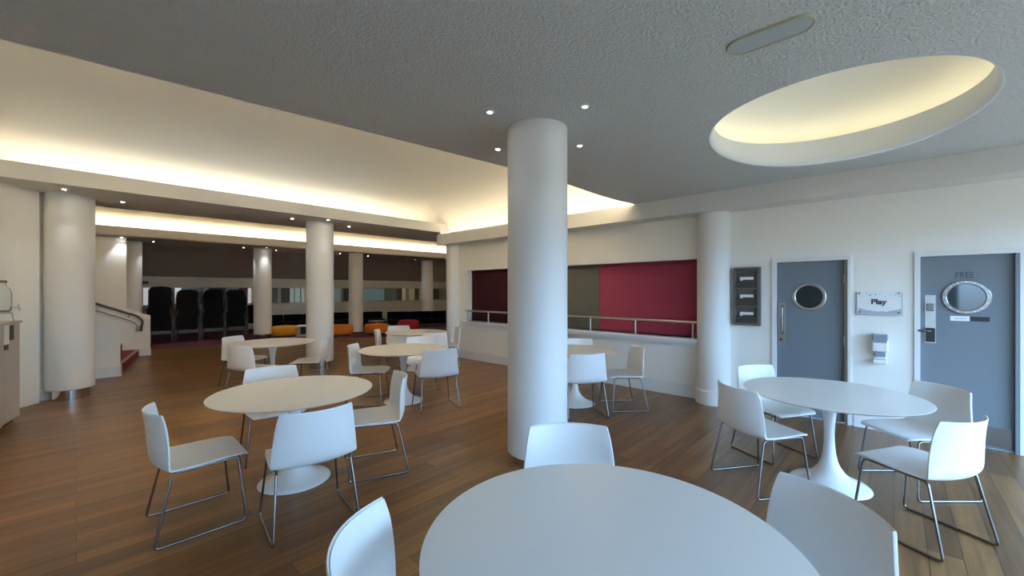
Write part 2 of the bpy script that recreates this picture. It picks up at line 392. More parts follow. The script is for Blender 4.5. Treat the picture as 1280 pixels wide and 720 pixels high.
a = [bm.verts.new((x, 13.232, z)) for x, z in ((1.25, 0), (1.25, .17), (1.0, .17), (-2.4, 1.75), (-2.4, 1.5), (.9, 0))]
b = [bm.verts.new((v.co.x, 13.252, v.co.z)) for v in a]
bm.faces.new(a); bm.faces.new(b[::-1])
for i in range(6): bm.faces.new((a[i], b[i], b[(i + 1) % 6], a[(i + 1) % 6]))
struct(finish('baseboard_stair_far', bm, 'trim'))
st = thing('staircase', 'red carpeted stairs rising between two pale sloping walls', 'stairs', (0, 0, 0), kind='structure')
for k in range(10):
    n0, f0 = .54 - .29 * k, 1.03 - .29 * k
    finish('step', prism([(n0, 10.59), (f0, 13.23), (f0 - .33, 13.23), (n0 - .33, 10.59)], .165 * k + (0 if k == 0 else .0), .165 * (k + 1)), 'stair', st)
    if k < 5:
        finish('nosing', prism([(n0 + .006, 10.59), (f0 + .006, 13.23), (f0 - .045, 13.23), (n0 - .045, 10.59)], .165 * (k + 1) - .02, .165 * (k + 1) + .006), 'nosing', st)
hr = thing('handrail', 'dark double handrail curving down at the foot of the stairs', 'handrail', (0, 0, 0))
up = roundpath([(-1.6, 13.17, 2.14), (.98, 13.17, .98), (1.10, 13.17, .86), (1.06, 13.17, .60)], .16)
lo = roundpath([(-1.6, 13.17, 2.00), (.88, 13.17, .88), (1.01, 13.17, .78), (.99, 13.17, .60)], .12)
finish('upper_rail', tube(up, .026), 'rail', hr, True); finish('lower_rail', tube(lo, .022), 'steel', hr, True)
for x, z in ((-.6, 1.62), (.2, 1.27), (.85, .98)): finish('bracket', tube([(x, 13.17, z), (x, 13.26, z - .02)], .012, 8), 'rail', hr, True)

# ------------------------------------------------------------------ columns
def column(label, x, y, r, ztop, gap=.15):
    t = thing('column', label, 'column', (x, y, 0), kind='structure')
    finish('shaft', lathe([(0, gap), (r - .012, gap), (r, gap + .008), (r, ztop), (0, ztop)], 64), 'column', t, True, 40)
    finish('plinth', lathe([(0, 0.002), (r - .05, 0.002), (r - .05, gap + .004), (0, gap + .004)], 64), 'plinth', t, True, 40)
    return t
column('large round white column standing closest, among the tables', 2.92, 2.41, .276, 3.075, .1)
column('round white column beside the curved wall and the counter', -.06, 8.85, .262, ZB + .01, .15)
column('round white column behind the table under the middle of the beam', 3.43, 8.62, .258, ZB + .01, .14)
column('slim distant column just past the stair wall', 1.02, 15.55, .262, ZB)
column('distant column beside the stacked black chairs', 4.21, 15.2, .26, ZB)
column('distant column between the two orange poufs', 7.12, 14.62, .25, ZB, .05)
column('farthest slim column rising behind the black sofas', 11.1, 15.75, .262, ZB)
# half columns against the door wall, skirting rings at their foot
def half(label, x, y, r):
    t = thing('column', label, 'column', (x, y, 0), kind='structure')
    finish('shaft', lathe([(0, 0.0), (r, 0.0), (r, 2.67), (0, 2.67)], 56), 'column', t, True, 40)
    finish('foot_ring', lathe([(r - .002, 0), (r + .02, 0), (r + .02, .165), (r + .026, .168), (r + .026, .185), (r + .012, .2), (r - .002, .2)], 56), 'trim', t, True, 40)
half('white half column against the wall between blinds and dark rack', 6.16, 1.86, .215)
half('slim white half column at the far end of the blinds wall', 6.16, 7.68, .17)

# ------------------------------------------------------------------ coloured blinds and rail
for y0, y1, m, lab in ((2.02, 3.81, 'crimson', 'crimson blind beside the half column'), (3.815, 5.52, 'greyblind', 'grey green blind between crimson and maroon ones'),
                       (5.525, 7.24, 'maroon', 'dark maroon blind at the far end of the ledge')):
    t = thing('window_blind', lab, 'blind', (XW + .17, (y0 + y1) / 2, WZ0))
    hw = (y1 - y0) / 2
    finish('fabric', boxes((-.012, .012, -hw, hw, .025, WZ1 - WZ0 - .03)), m, t)
    finish('bottom_bar', boxes((-.02, .02, -hw, hw, .002, .028), bev=.004), m, t)
    finish('roller', tube([(0, -hw, WZ1 - WZ0 - .03), (0, hw, WZ1 - WZ0 - .03)], .028, 16), m, t, True, 40)
t = thing('guard_rail', 'slim steel rail on short posts in front of the blinds', 'rail', (XW - .06, 4.6, .88))
finish('top_rail', tube([(0, -2.52, .235), (0, 2.62, .235)], .02, 14), 'steel', t, True, 40)
for y in (2.14, 3.03, 3.87, 4.75, 5.6, 6.45, 7.15):
    p = finish('post', tube([(0, y - 4.6, .001), (0, y - 4.6, .22)], .013, 12), 'steel', t, True, 40)
    finish('post_foot', lathe([(0, 0.0005), (.028, 0.0005), (.028, .008), (0, .009)], 20, None, 0, y - 4.6), 'steel', p, True, 40)

# ------------------------------------------------------------------ doors
def xdisc(bm, y, z, r, x0, x1, n=40, ry=None):
    a = [bm.verts.new((x0, y + (ry or r) * math.cos(2 * PI * i / n), z + r * math.sin(2 * PI * i / n))) for i in range(n)]
    b = [bm.verts.new((x1, v.co.y, v.co.z)) for v in a]
    bm.faces.new(a); bm.faces.new(b[::-1])
    for i in range(n): bm.faces.new((a[i], b[i], b[(i + 1) % n], a[(i + 1) % n]))
    return bm
def xring(y, z, r0, r1, x0, x1, n=48):
    bm = bmesh.new(); prof = [(r0, x1), (r0, x0 + .004), (r0 + .006, x0), (r1 - .006, x0), (r1, x0 + .004), (r1, x1)]; rs = []
    for r, x in prof: rs.append([bm.verts.new((x, y + r * math.cos(2 * PI * i / n), z + r * math.sin(2 * PI * i / n))) for i in range(n)])
    for a, b in zip(rs, rs[1:] + rs[:1]):
        for i in range(n): bm.faces.new((a[i], a[(i + 1) % n], b[(i + 1) % n], b[i]))
    return bm
def door(name, lab, y0, y1, hinge_edge):
    t = thing(name, lab, 'door', (0, 0, 0), kind='structure')
    finish('leaf', boxes((XW + .035, XW + .08, y0 + .035, y1 - .03, .006, DH - .03)), 'door', t)
    fb = boxes((XW - .02, XW + .1, y1 - .028, y1 + .018, 0, DH - .028), (XW - .02, XW + .1, y0 - .02, y1 + .018, DH - .028, DH + .02), (XW - .02, XW - .001, y0 - .02, y0 + .005, 0, DH - .028))
    finish('frame', fb, 'trim', t)
    finish('hinge_jamb', boxes((XW - .02, XW + .1, y0 + .006, y0 + .034, 0, DH - .029)), hinge_edge, t)
    return t
d = door('door_1', 'grey door with a dark round window and pull handle, next to the rack', *D1, 'dooredge')
XD = XW + .035
finish('porthole_glass', xdisc(bmesh.new(), .77, 1.50, .145, XD - .006, XD + .002), 'glassdark', d)
finish('porthole_ring', xring(.77, 1.50, .14, .172, XD - .014, XD + .001), 'steel', d, True, 30)
h = finish('handle_plate', boxes((XD - .004, XD, 1.015, 1.095, .88, 1.42)), 'steel', d)
finish('pull_handle', tube(roundpath([(XD, 1.045, 1.03), (XD - .06, 1.045, 1.03), (XD - .06, 1.045, 1.38), (XD, 1.045, 1.38)], .03), .012, 12), 'chrome', d, True, 40)
finish('lock', xdisc(bmesh.new(), 1.065, .95, .018, XD - .012, XD), 'chrome', d)
for z in (.25, .98, 1.72): finish('hinge', boxes((XD - .016, XD + .004, D1[0] + .022, D1[0] + .045, z - .05, z + .05)), 'steel', d)
d = door('door_2', 'grey door with the silver ringed porthole and lettering', *D2, 'door')
finish('kick_plate', boxes((XD - .004, XD + .001, D2[0] + .05, D2[1] - .05, .03, .22)), 'kick', d)
finish('porthole_glass', xdisc(bmesh.new(), -.54, 1.51, .145, XD - .006, XD + .002), 'glassmirror', d)
pr = finish('porthole_ring', xring(-.54, 1.51, .135, .175, XD - .016, XD + .001), 'chrome', d, True, 30)
bm = bmesh.new()
for k in range(16):
    a = 2 * PI * k / 16; xdisc(bm, -.54 + .155 * math.cos(a), 1.51 + .155 * math.sin(a), .007, XD - .021, XD - .013, 10)
finish('ring_bolts', bm, 'steel', pr)
h = finish('handle_plate', boxes((XD - .005, XD, -.325, -.245, 1.02, 1.53)), 'steel', d)
finish('lock_case', boxes((XD - .02, XD - .004, -.32, -.25, 1.03, 1.18), bev=.004), 'blackplast', d)
finish('door_knob', tube(roundpath([(XD - .004, -.285, 1.15), (XD - .055, -.285, 1.15), (XD - .055, -.19, 1.15)], .02), .012, 12), 'chrome', d, True, 40)
finish('closer_box', boxes((XD - .03, XD - .004, -.315, -.255, 1.36, 1.44), bev=.006), 'chrome', d)
finish('white_label', boxes((XD - .003, XD, -.565, -.43, 1.265, 1.315)), 'paper', d)['label'] = 'small white label'
finish('label_print', boxes((XD - .004, XD - .001, -.545, -.46, 1.285, 1.294)), 'inkblue', d)
finish('black_label', boxes((XD - .003, XD, -.70, -.57, 1.265, 1.312)), 'blackplast', d)['label'] = 'small black label'
def text(name, s, size, loc, rot, m, parent, ext=.0015, sp=1.0, bold=0):
    cu = bpy.data.curves.new(name, 'FONT'); cu.body = s; cu.size = size; cu.extrude = ext; cu.align_x = 'CENTER'; cu.align_y = 'CENTER'; cu.space_character = sp; cu.offset = bold
    tmp = bpy.data.objects.new('lettering_source', cu); C.objects.link(tmp)
    dg = bpy.context.evaluated_depsgraph_get(); me = bpy.data.meshes.new_from_object(tmp.evaluated_get(dg))
    bpy.data.objects.remove(tmp); me.materials.clear(); me.materials.append(M[m])
    o = bpy.data.objects.new(name, me); o.location = loc; o.rotation_euler = rot; return link(o, parent)
WR = (PI / 2, 0, -PI / 2)      # text reading on the door wall
o = text('lettering', 'FREE', .088, (XD - .002, -.53, 1.735), WR, 'lettergrey', d, sp=1.15); o.scale = (.66, 1, 1)

# ------------------------------------------------------------------ things on the door wall
t = thing('play_sign', 'white wall sign reading Play between the two grey doors', 'sign', (XW, .125, 1.44))
finish('board', boxes((-.022, -.014, -.185, .185, -.128, .128), bev=.002), 'paper', t)
finish('backing', boxes((-.014, -.003, -.195, .195, -.14, .12)), 'steel', t)
text('lettering', 'Play', .082, (-.0235, .0, .01), WR, 'ink', t, bold=.0025)
bm = bmesh.new()
for k in range(9):
    y = -.17 + k * .04 + random.uniform(-.01, .01); z = .075 + random.uniform(-.005, .035); s = random.uniform(.006, .011)
    finish('confetti', boxes((-.0235, -.0215, y - s, y + s, z - s * .6, z + s * .6)), 'inkblue', t)
for k in range(22):
    y = -.175 + k * .0162; hgt = .018 + .03 * abs((k - 10.5) / 10.5) ** 2 + random.uniform(0, .014)
    box(bm, -.0232, -.0215, y - .0085, y + .0085, -.122, -.122 + hgt)
finish('skyline_print', bm, 'inkblue', t)
for y in (-.165, .165):
    for z in (-.108, .108): finish('standoff', xdisc(bmesh.new(), y, z, .009, -.03, -.002, 16), 'chrome', t)
t = thing('sanitiser_dispenser', 'white hand sanitiser dispenser on the wall under the Play sign', 'dispenser', (XW, .115, .93))
finish('back_plate', boxes((-.02, -.002, -.055, .055, -.16, .165), bev=.006), 'white', t)
finish('housing', boxes((-.105, -.018, -.075, .07, -.035, .10), bev=.02), 'white', t)
finish('refill_window', boxes((-.112, -.10, -.06, .055, .07, .15), bev=.004), 'clearplast', t)
finish('top_cap', boxes((-.10, -.018, -.07, .065, .09, .16), bev=.012), 'clearplast', t)
finish('push_bar', boxes((-.09, -.02, -.05, .045, -.09, -.035), bev=.008), 'clearplast', t)
finish('drip_tray', boxes((-.12, -.018, -.065, .06, -.165, -.12), bev=.012), 'white', t)
t = thing('leaflet_rack', 'dark three-pocket leaflet rack on the wall beside the half column', 'rack', (XW, 1.44, 1.11))
rx = -.075
finish('frame', boxes((rx, 0, -.16, -.13, 0, .78), (rx, 0, .13, .16, 0, .78), (rx, 0, -.13, .13, 0, .03), (rx, 0, -.13, .13, .75, .78), (-.012, -.001, -.13, .13, .03, .75)), 'rack', t)
for k in range(3):
    z = .045 + k * .235
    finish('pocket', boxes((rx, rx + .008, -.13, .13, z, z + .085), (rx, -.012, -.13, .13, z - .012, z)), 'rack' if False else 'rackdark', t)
    finish('divider', boxes((rx - .004, -.012, -.13, .13, z + .205, z + .222)), 'rack', t)
for k in range(3):
    z = 1.11 + .045 + k * .235
    bm = boxes((XW - .064, XW - .058, 1.37, 1.515, z + .002, z + .135))
    box(bm, XW - .0655, XW - .0635, 1.37, 1.485, z + .02, z + .105)
    lf = finish('leaflet', boxes((XW - .062, XW - .056, 1.36, 1.52, z + .004, z + .135)), 'paper')
    tag(lf, 'white leaflet in the %s pocket of the dark rack' % ('bottom', 'middle', 'top')[k], 'leaflet', 'leaflets in the dark rack')
    finish('print_block', boxes((XW - .0635, XW - .0618, 1.36, 1.485, z + .004, z + .098)), 'rackdark', lf)

# ------------------------------------------------------------------ ceiling lights
LG = 'downlights in the ceiling'
dl = thing('downlight', 'x', 'downlight', (2.34, 2.44, cz(2.34)), 0, LG)
finish('trim_ring', lathe([(.019, -.001), (.020, -.009), (.034, -.008), (.038, -.002), (.038, .0)], 28), 'trim', dl, True, 40)
finish('lens', lathe([(0, -.0075), (.0198, -.0075), (.0198, -.002), (0, -.002)], 28), 'lens', dl, True, 40)
nearl = [(2.34, 2.44, 'recessed downlight beyond the closest column, on the vault side nearer the tables'), (2.79, 1.81, 'recessed downlight by the closest column, toward the round recess and the front'),
         (3.01, 3.02, 'recessed downlight by the closest column, at the vault edge'), (3.51, 2.34, 'recessed downlight behind the closest column, toward the blinds')]
farl = [(-.11, 8.29, 'beam downlight directly over the column by the curved wall'), (.5, 8.82, 'beam downlight just beside the column by the curved wall'), (2.85, 8.48, 'beam downlight to the stair side of the middle column'),
        (3.38, 8.12, 'beam downlight right in front of the middle column'), (4.05, 8.64, 'beam downlight to the blinds side of the middle column')]
vfar = [(1.5, 15.3, 'tiny far downlight above the stacked chairs near the slim column'), (3.69, 15.27, 'tiny far downlight left of the column by the stacked chairs'), (4.19, 14.74, 'tiny far downlight in front of the column by the stacked chairs'),
        (4.66, 15.37, 'tiny far downlight right of the column by the stacked chairs'), (6.7, 15.0, 'tiny far downlight left of the column between the orange poufs'), (7.95, 15.3, 'tiny far downlight right of the column between the orange poufs'), (10.33, 15.57, 'tiny far downlight left of the farthest column'),
        (.80, 14.5, 'far downlight shining on the pale panel by the stairs')]
for i, (x, y, lab) in enumerate(nearl + farl + vfar):
    z = cz(x) if i < 4 else (ZB if y < 14.25 else ZB - .012)
    if i == 0: dl['label'] = lab; dl.location = (x, y, z)
    else: dup(dl, (x, y, z), 0, lab)
    sp = bpy.data.lights.new('downlight_beam', 'SPOT'); sp.energy = 2.5 if i < 4 else (4 if i < 9 else 14); sp.color = (.86, .93, 1); sp.spot_size = R(80); sp.spot_blend = .6; sp.shadow_soft_size = .03
    lo_ = bpy.data.objects.new('downlight_beam', sp); lo_.location = (x, y, z - .03); C.objects.link(lo_)
# capsule fitting
t = thing('ceiling_fitting', 'long rounded grey light fitting set in the ceiling near the dome', 'ceiling light', (2.75, .53, cz(2.75)))
def capsule(hl, r, z0, z1, hole=None):
    bm = bmesh.new(); pts = []
    for i in range(17): a = i / 16 * PI; pts.append((r * math.cos(a), hl + r * math.sin(a)))
    for i in range(17): a = PI + i / 16 * PI; pts.append((r * math.cos(a), -hl + r * math.sin(a)))
    return pts
def cap_lathe(prof, hl):
    bm = bmesh.new(); rs = []
    for r, z in prof: rs.append([bm.verts.new((x, y, z)) for x, y in capsule(hl, r, 0, 0)])
    n = len(rs[0])
    for a, b in zip(rs, rs[1:]):
        for i in range(n): bm.faces.new((a[i], a[(i + 1) % n], b[(i + 1) % n], b[i]))
    return bm, rs
bm, rs = cap_lathe([(.082, -.003), (.084, -.010), (.094, -.011), (.098, -.006), (.10, -.001)], .125); finish('rim', bm, 'brass', t, True, 40)
bm, rs = cap_lathe([(.085, -.002), (.085, -.007), (.06, -.009)], .125); bm.faces.new(rs[-1]); finish('diffuser', bm, 'liftlens', t, True, 40)

# ------------------------------------------------------------------ tables
TG = 'round white pedestal tables'
TH, TR = .745, .61
tb = thing('round_table', 'x', 'table', (0, 0, 0), 0, TG)
finish('tabletop', lathe([(0, TH - .022), (TR - .045, TH - .022), (TR - .006, TH - .007), (TR, TH - .002), (TR - .003, TH), (0, TH)], 96), 'laminate', tb, True, 25)
prof = [(0, .001), (.268, .001), (.272, .006), (.266, .014), (.235, .024), (.19, .042), (.15, .066), (.11, .10), (.08, .14), (.058, .19), (.044, .26), (.037, .34), (.035, .42), (.039, .50), (.048, .58), (.064, .65), (.092, .70), (.13, TH - .024), (0, TH - .024)]
finish('pedestal', lathe(prof, 56), 'lacquer', tb, True, 60)
tables = [(1.21, .70, 'white round table cut off by the bottom of the photo'), (1.25, 3.65, 'white round pedestal table in the open floor on the vault side of the closest column'),
          (4.20, .385, 'white round pedestal table in front of the two grey doors'), (3.20, 5.12, 'white round pedestal table beyond the open floor, seen just left of the closest column'),
          (2.17, 7.33, 'white round pedestal table in front of the stacked chairs and middle column'), (4.68, 7.0, 'farthest white round table, by the end of the blinds wall'),
          (4.77, 3.26, 'white round table below the crimson blind, mostly behind the closest column')]
for i, (x, y, lab) in enumerate(tables):
    if i == 0: tb['label'] = lab; tb.location = (x, y, 0)
    else: dup(tb, (x, y, 0), 0, lab)

# ------------------------------------------------------------------ chairs
def catmull(P, n):
    out = []
    for i in range(len(P) - 1):
        p0, p1, p2, p3 = P[max(i - 1, 0)], P[i], P[i + 1], P[min(i + 2, len(P) - 1)]
        for k in range(n):
            t = k / n
            out.append(tuple(.5 * ((2 * b) + (-a + c) * t + (2 * a - 5 * b + 4 * c - d) * t * t + (-a + 3 * b - 3 * c + d) * t ** 3) for a, b, c, d in zip(p0, p1, p2, p3)))
    out.append(P[-1]); return out
def shell_mesh():
    # y forward, z up, half width, seat dish, back wrap
    P = [(.250, .432, .200, .0, 0), (.232, .448, .222, .002, 0), (.15, .452, .240, .006, 0), (.03, .444, .252, .012, 0), (-.09, .436, .258, .018, .0), (-.175, .436, .262, .022, .012),
         (-.222, .452, .264, .016, .042), (-.250, .492, .262, .006, .068), (-.262, .560, .256, .0, .080), (-.268, .645, .247, 0, .082), (-.275, .725, .236, 0, .080), (-.285, .795, .222, 0, .074), (-.286, .804, .216, 0, .071)]
    bm = bmesh.new(); rows = []; nu = 16
    for y, z, w, dish, wrap in catmull(P, 3):
        row = []
        for i in range(nu + 1):
            u = -1 + 2 * i / nu
            row.append(bm.verts.new((u * w, y + wrap * u * u, z + dish * abs(u) ** 2.2)))
        rows.append(row)
    for a, b in zip(rows, rows[1:]):
        for i in range(nu): bm.faces.new((a[i], a[i + 1], b[i + 1], b[i]))
    return bm
CG = 'white moulded chairs around the round tables'
ch = thing('dining_chair', 'x', 'chair', (0, 0, 0), 0, CG)
s = finish('shell', shell_mesh(), 'white', ch, True)
md = s.modifiers.new('thick', 'SOLIDIFY'); md.thickness = .011; md.offset = 0
bv = s.modifiers.new('edge', 'BEVEL'); bv.width = .003; bv.segments = 2; bv.limit_method = 'ANGLE'
for sx in (-1, 1):
    loop = roundpath([(sx * .222, .0, .434), (sx * .222, .185, .437), (sx * .262, .228, .0085), (sx * .262, -.255, .0085), (sx * .228, -.165, .430), (sx * .222, .0, .434)], .03)
    finish('sled_leg', tube(loop, .0078, 10), 'chrome', ch, True, 60)
for y, z in ((.13, .4345), (-.05, .4285)): finish('crossbar', tube([(-.222, y, z), (.222, y, z)], .0065, 10), 'chrome', ch, True, 60)
T1 = 'the open-floor table on the vault side'
chairs = [(.58, 3.52, -91, 'white chair shown in full profile, standing alone on the stair side of the open-floor table'),
          (1.11, 2.98, -7, 'white chair with its blue-lit back to us at the open-floor table, over the pedestal base'),
          (1.83, 3.41, 69, 'white chair in profile on the blinds side of the open-floor table'),
          (1.31, 4.35, 172, 'white chair tucked behind the open-floor table, its back just above the tabletop'),
          (3.85, .81, -126, 'white chair with its angled back to us, at the doors table, beside the half column'),
          (4.63, .85, 149, 'white chair behind the doors table, in front of the handle door'),
          (4.63, -.12, 43, 'white chair behind the doors table, in front of the lettered door'),
          (3.77, -.12, -30, 'white chair with its blue-lit back to us at the doors table, seat showing'),
          (1.75, 1.20, 133, 'white chair facing us across the bottom table, in front of the closest column'),
          (.77, 1.09, -137, 'white chair at the open-floor side of the bottom table, only its curved back corner showing'),
          (1.75, .30, 55, 'white chair cut off by the bottom edge, between the bottom table and doors table'),
          (2.85, 5.45, -131, 'white chair in profile by the middle column, at the table beyond the open floor'),
          (3.34, 4.55, -20, 'white chair with its pale blue back to us at the table beyond the open floor'),
          (3.81, 5.58, 148, 'white chair on the far side of the table beyond the open floor'),
          (4.20, 7.22, -126, 'white chair at the farthest table, on its middle-column side'),
          (4.56, 6.32, -23, 'white chair with its back to us at the farthest table'),
          (4.71, 7.70, 151, 'white chair behind the farthest table, in front of the red pouf'),
          (5.28, 6.79, 61, 'white chair at the farthest table, against the blinds wall'),
          (1.92, 7.90, -143, 'white chair at the table by the stacks, farther one on its stair side'),
          (1.77, 6.86, -64, 'white chair with its back to us at the table by the stacks, overlapping another'),
          (2.58, 6.87, 55, 'white chair in front of the middle column, facing the table by the stacks'),
          (4.40, 2.91, -35, 'white chair with its back to us at the table below the crimson blind'),
          (5.32, 3.54, 133, 'white chair beyond the table below the crimson blind, close to its wall'),
          (5.08, 2.70, 49, 'white chair in profile below the crimson blind, facing the table behind the column')]
for i, (x, y, a, lab) in enumerate(chairs):
    if i == 0: ch['label'] = lab; ch.location = (x, y, 0); ch.rotation_euler = (0, 0, R(a))
    else: dup(ch, (x, y, 0), R(a), lab)

# ------------------------------------------------------------------ stacked black chairs by the far wall
SG = 'black chairs stacked by the far wall'
def cushion(x0, x1, y0, y1, z0, z1): return boxes((x0, x1, y0, y1, z0, z1), bev=.018)
bc = thing('stacking_chair', 'x', 'chair', (0, 0, 0), 0, SG)
finish('seat', cushion(-.25, .25, -.19, .22, .40, .455), 'black', bc, True, 50)
bm = bmesh.new(); prof_ = [(-.25, .38), (.25, .38), (.262, .42), (.258, .74), (.235, .815), (.18, .85), (.0, .862), (-.18, .85), (-.235, .815), (-.258, .74), (-.262, .42)]
fa = [bm.verts.new((x, -.217 - .0 * z, z)) for x, z in prof_]; fb_ = [bm.verts.new((x * .97, -.195, z)) for x, z in prof_]
bm.faces.new(fa); bm.faces.new(fb_[::-1])
for i in range(len(prof_)): bm.faces.new((fa[i], fb_[i], fb_[(i + 1) % len(prof_)], fa[(i + 1) % len(prof_)]))
finish('backrest', bm, 'black', bc)
for sx in (-1, 1):
    finish('leg_frame', tube(roundpath([(sx * .285, .20, .0), (sx * .272, .17, .43), (sx * .272, -.185, .43), (sx * .29, -.235, 0)], .03, 4), .010, 8), 'darksteel', bc, True, 60)
    finish('back_post', tube([(sx * .272, -.185, .43), (sx * .268, -.205, .80)], .010, 8), 'darksteel', bc, True, 60)
first = True
ordn = ['lowest', 'second', 'third', 'fourth', 'fifth', 'sixth', 'seventh', 'eighth', 'ninth', 'topmost']
for si, (sx_, sy_, n, where) in enumerate(((1.72, 15.9, 10, 'the stack next to the slim column'), (2.37, 15.85, 9, 'the second stack from the slim column'), (3.02, 15.9, 9, 'the third stack from the slim column'), (3.66, 16.0, 9, 'the last tall stack before the distant column'), (4.5, 17.1, 3, 'the short stack beyond the tall ones'))):
    for k in range(n):
        lab = 'black upholstered chair, %s of %s' % ('topmost' if k == n - 1 else ordn[k] + (' from bottom' if k else ''), where)
        rz = R((-14 if si < 4 else -25) + random.uniform(-4, 4)); loc = (sx_ - math.sin(rz) * .02 * k + random.uniform(-.028, .028), sy_ + math.cos(rz) * .02 * k, .0095 + .092 * k)
        if first: bc['label'] = lab; bc.location = loc; bc.rotation_euler = (0, 0, rz); first = False
        else: dup(bc, loc, rz, lab)

# ------------------------------------------------------------------ black sofas, poufs, side tables
def sofa(label, a, b, h):
    a, b = Vector(a), Vector(b); d = b - a; L = d.length
    t = thing('black_sofa', label, 'sofa', (a.x, a.y, .0095), math.atan2(d.y, d.x), 'low black sofas across the carpet')
    finish('base', boxes((0.02, L - .02, .05, .78, .0, .16)), 'blackplast', t)
    n = max(1, round(L / .8))
    for k in range(n):
        finish('seat_cushion', boxes((k * L / n + .01, (k + 1) * L / n - .01, .02, .6, .16, .36), bev=.03), 'black', t, True, 50)
        finish('back_cushion', boxes((k * L / n + .01, (k + 1) * L / n - .01, .55, .8, .16, h), bev=.04), 'black', t, True, 50)
sofa('low black sofa in front of the far wall behind the amber pouf', (4.75, 17.0), (6.75, 16.55), .62)
sofa('low black sofa behind the column between the orange poufs', (7.0, 16.3), (9.0, 15.75), .65)
sofa('long black sofa behind the red pouf, before the farthest column', (8.75, 15.1), (11.3, 13.95), .66)
sofa('low black sofa running toward the end of the blinds wall', (11.4, 13.9), (13.6, 12.9), .68)
def pouf(label, x, y, r, h, m):
    t = thing('pouf', label, 'pouf', (x, y, .0095), 0, 'round felt poufs on the carpet')
    prof = [(0, .05), (r - .05, .05), (r - .015, .07), (r, .11), (r, h - .08), (r - .02, h - .035), (r - .07, h - .006), (r - .13, h), (0, h)]
    finish('cushion', lathe(prof, 40), m, t, True, 60)
    finish('base', lathe([(0, 0), (r - .06, 0), (r - .06, .052), (0, .052)], 32), 'blackplast', t, True, 40)
    finish('seam', lathe([(r - .004, h * .5), (r + .006, h * .5 + .006), (r + .006, h * .5 - .006), (r - .004, h * .5)], 40), m, t, True)
pouf('amber round pouf between two columns, beside the white cube table', 4.87, 15.2, .42, .36, 'amber')
pouf('orange round pouf partly hidden by the middle column', 6.28, 14.05, .42, .38, 'orange')
pouf('orange round pouf on the blinds side of the distant column', 7.42, 13.62, .42, .38, 'orange')
pouf('red round pouf in front of the long black sofa', 8.72, 13.6, .40, .43, 'red')
t = thing('cube_table', 'small white open cube table with dark inside beside the amber pouf', 'side table', (5.42, 15.0, .0095), R(-43))
finish('carcass', boxes((-.22, .22, -.22, .22, .33, .36), (-.22, .22, -.22, .22, 0, .03), (-.22, -.19, -.22, .22, .03, .33), (.19, .22, -.22, .22, .03, .33)), 'white', t)
finish('back_panel', boxes((-.19, .19, .18, .21, .03, .33)), mat('dark_blue_panel', (.03, .04, .06), .5), t)
t = thing('low_table', 'low pale round side table behind the orange pouf', 'side table', (7.75, 14.25, .0095))
finish('tabletop', lathe([(0, .40), (.30, .40), (.31, .41), (.30, .425), (0, .425)], 36), mat('pale_olive_laminate', (.36, .34, .27), .4), t, True, 40)
finish('pedestal', lathe([(0, 0), (.16, 0), (.15, .02), (.03, .04), (.03, .40), (0, .40)], 24), 'steel', t, True, 40)

# ------------------------------------------------------------------ counter and water dispenser at the wall
t = thing('counter_unit', 'tall beige counter unit with a dark slot at the picture edge', 'counter', (0, 0, 0))
bm = prism([(-.47, 7.79), (-.56, 7.34), (-.62, 6.05), (-1.10, 6.05), (-1.10, 7.15), (-1.02, 7.66)], .06, 1.19)
finish('body', bm, 'counter', t)
finish('plinth', prism([(-.52, 7.74), (-.61, 7.33), (-.67, 6.08), (-1.09, 6.08), (-1.09, 7.1), (-1.0, 7.6)], 0.001, .06), 'slot', t)
finish('worktop', prism([(-.45, 7.81), (-.54, 7.34), (-.60, 6.03), (-1.105, 6.03), (-1.105, 7.15), (-1.03, 7.68)], 1.19, 1.215), 'counter', t)
def on_front(name, s0, s1, z0, z1, th, m, p):
    a, b = Vector((-.47, 7.79)), Vector((-.56, 7.34)); n = Vector((.98, -.196))
    q0, q1 = a + (b - a) * s0, a + (b - a) * s1
    return finish(name, prism([tuple(q0), tuple(q1), tuple(q1 + n * th), tuple(q0 + n * th)], z0, z1), m, p)
on_front('waste_slot', .40, .66, 1.0, 1.17, .004, 'slot', t)
on_front('notice', .69, 1.0, .96, 1.19, .005, 'paper', t)['label'] = 'white notice sheet'
on_front('towel_clip', .76, .98, .90, .96, .008, 'slot', t)
t = thing('drinks_dispenser', 'glass drinks jar with brown lid and tap on the counter unit', 'drinks dispenser', (-.62, 7.42, 1.216))
finish('jar', lathe([(0, .12), (.10, .12), (.115, .135), (.118, .20), (.118, .34), (.10, .39), (.075, .42), (.075, .45), (.068, .45), (.068, .418), (.094, .385), (.111, .335), (.111, .14), (0, .13)], 40), 'jar', t, True, 50)
finish('lid', lathe([(0, .45), (.08, .45), (.084, .46), (.08, .478), (.02, .482), (.016, .50), (0, .502)], 32), 'lidwood', t, True, 40)
finish('tap', tube(roundpath([(.11, .03, .17), (.17, .05, .17), (.17, .05, .13)], .015), .009, 10), 'steel', t, True, 40)
finish('tap_lever', tube([(.155, .045, .17), (.165, .048, .205)], .006, 8), 'steel', t, True, 40)
sd = finish('stand_ring', lathe([(.118, .10), (.124, .105), (.118, .118), (.112, .105), (.118, .10)], 36), 'steel', t, True)
for k in range(3):
    a = 2 * PI * k / 3 + .2
    finish('stand_leg', tube([(.118 * math.cos(a), .118 * math.sin(a), .105), (.13 * math.cos(a), .13 * math.sin(a), .0)], .006, 8), 'steel', t, True)

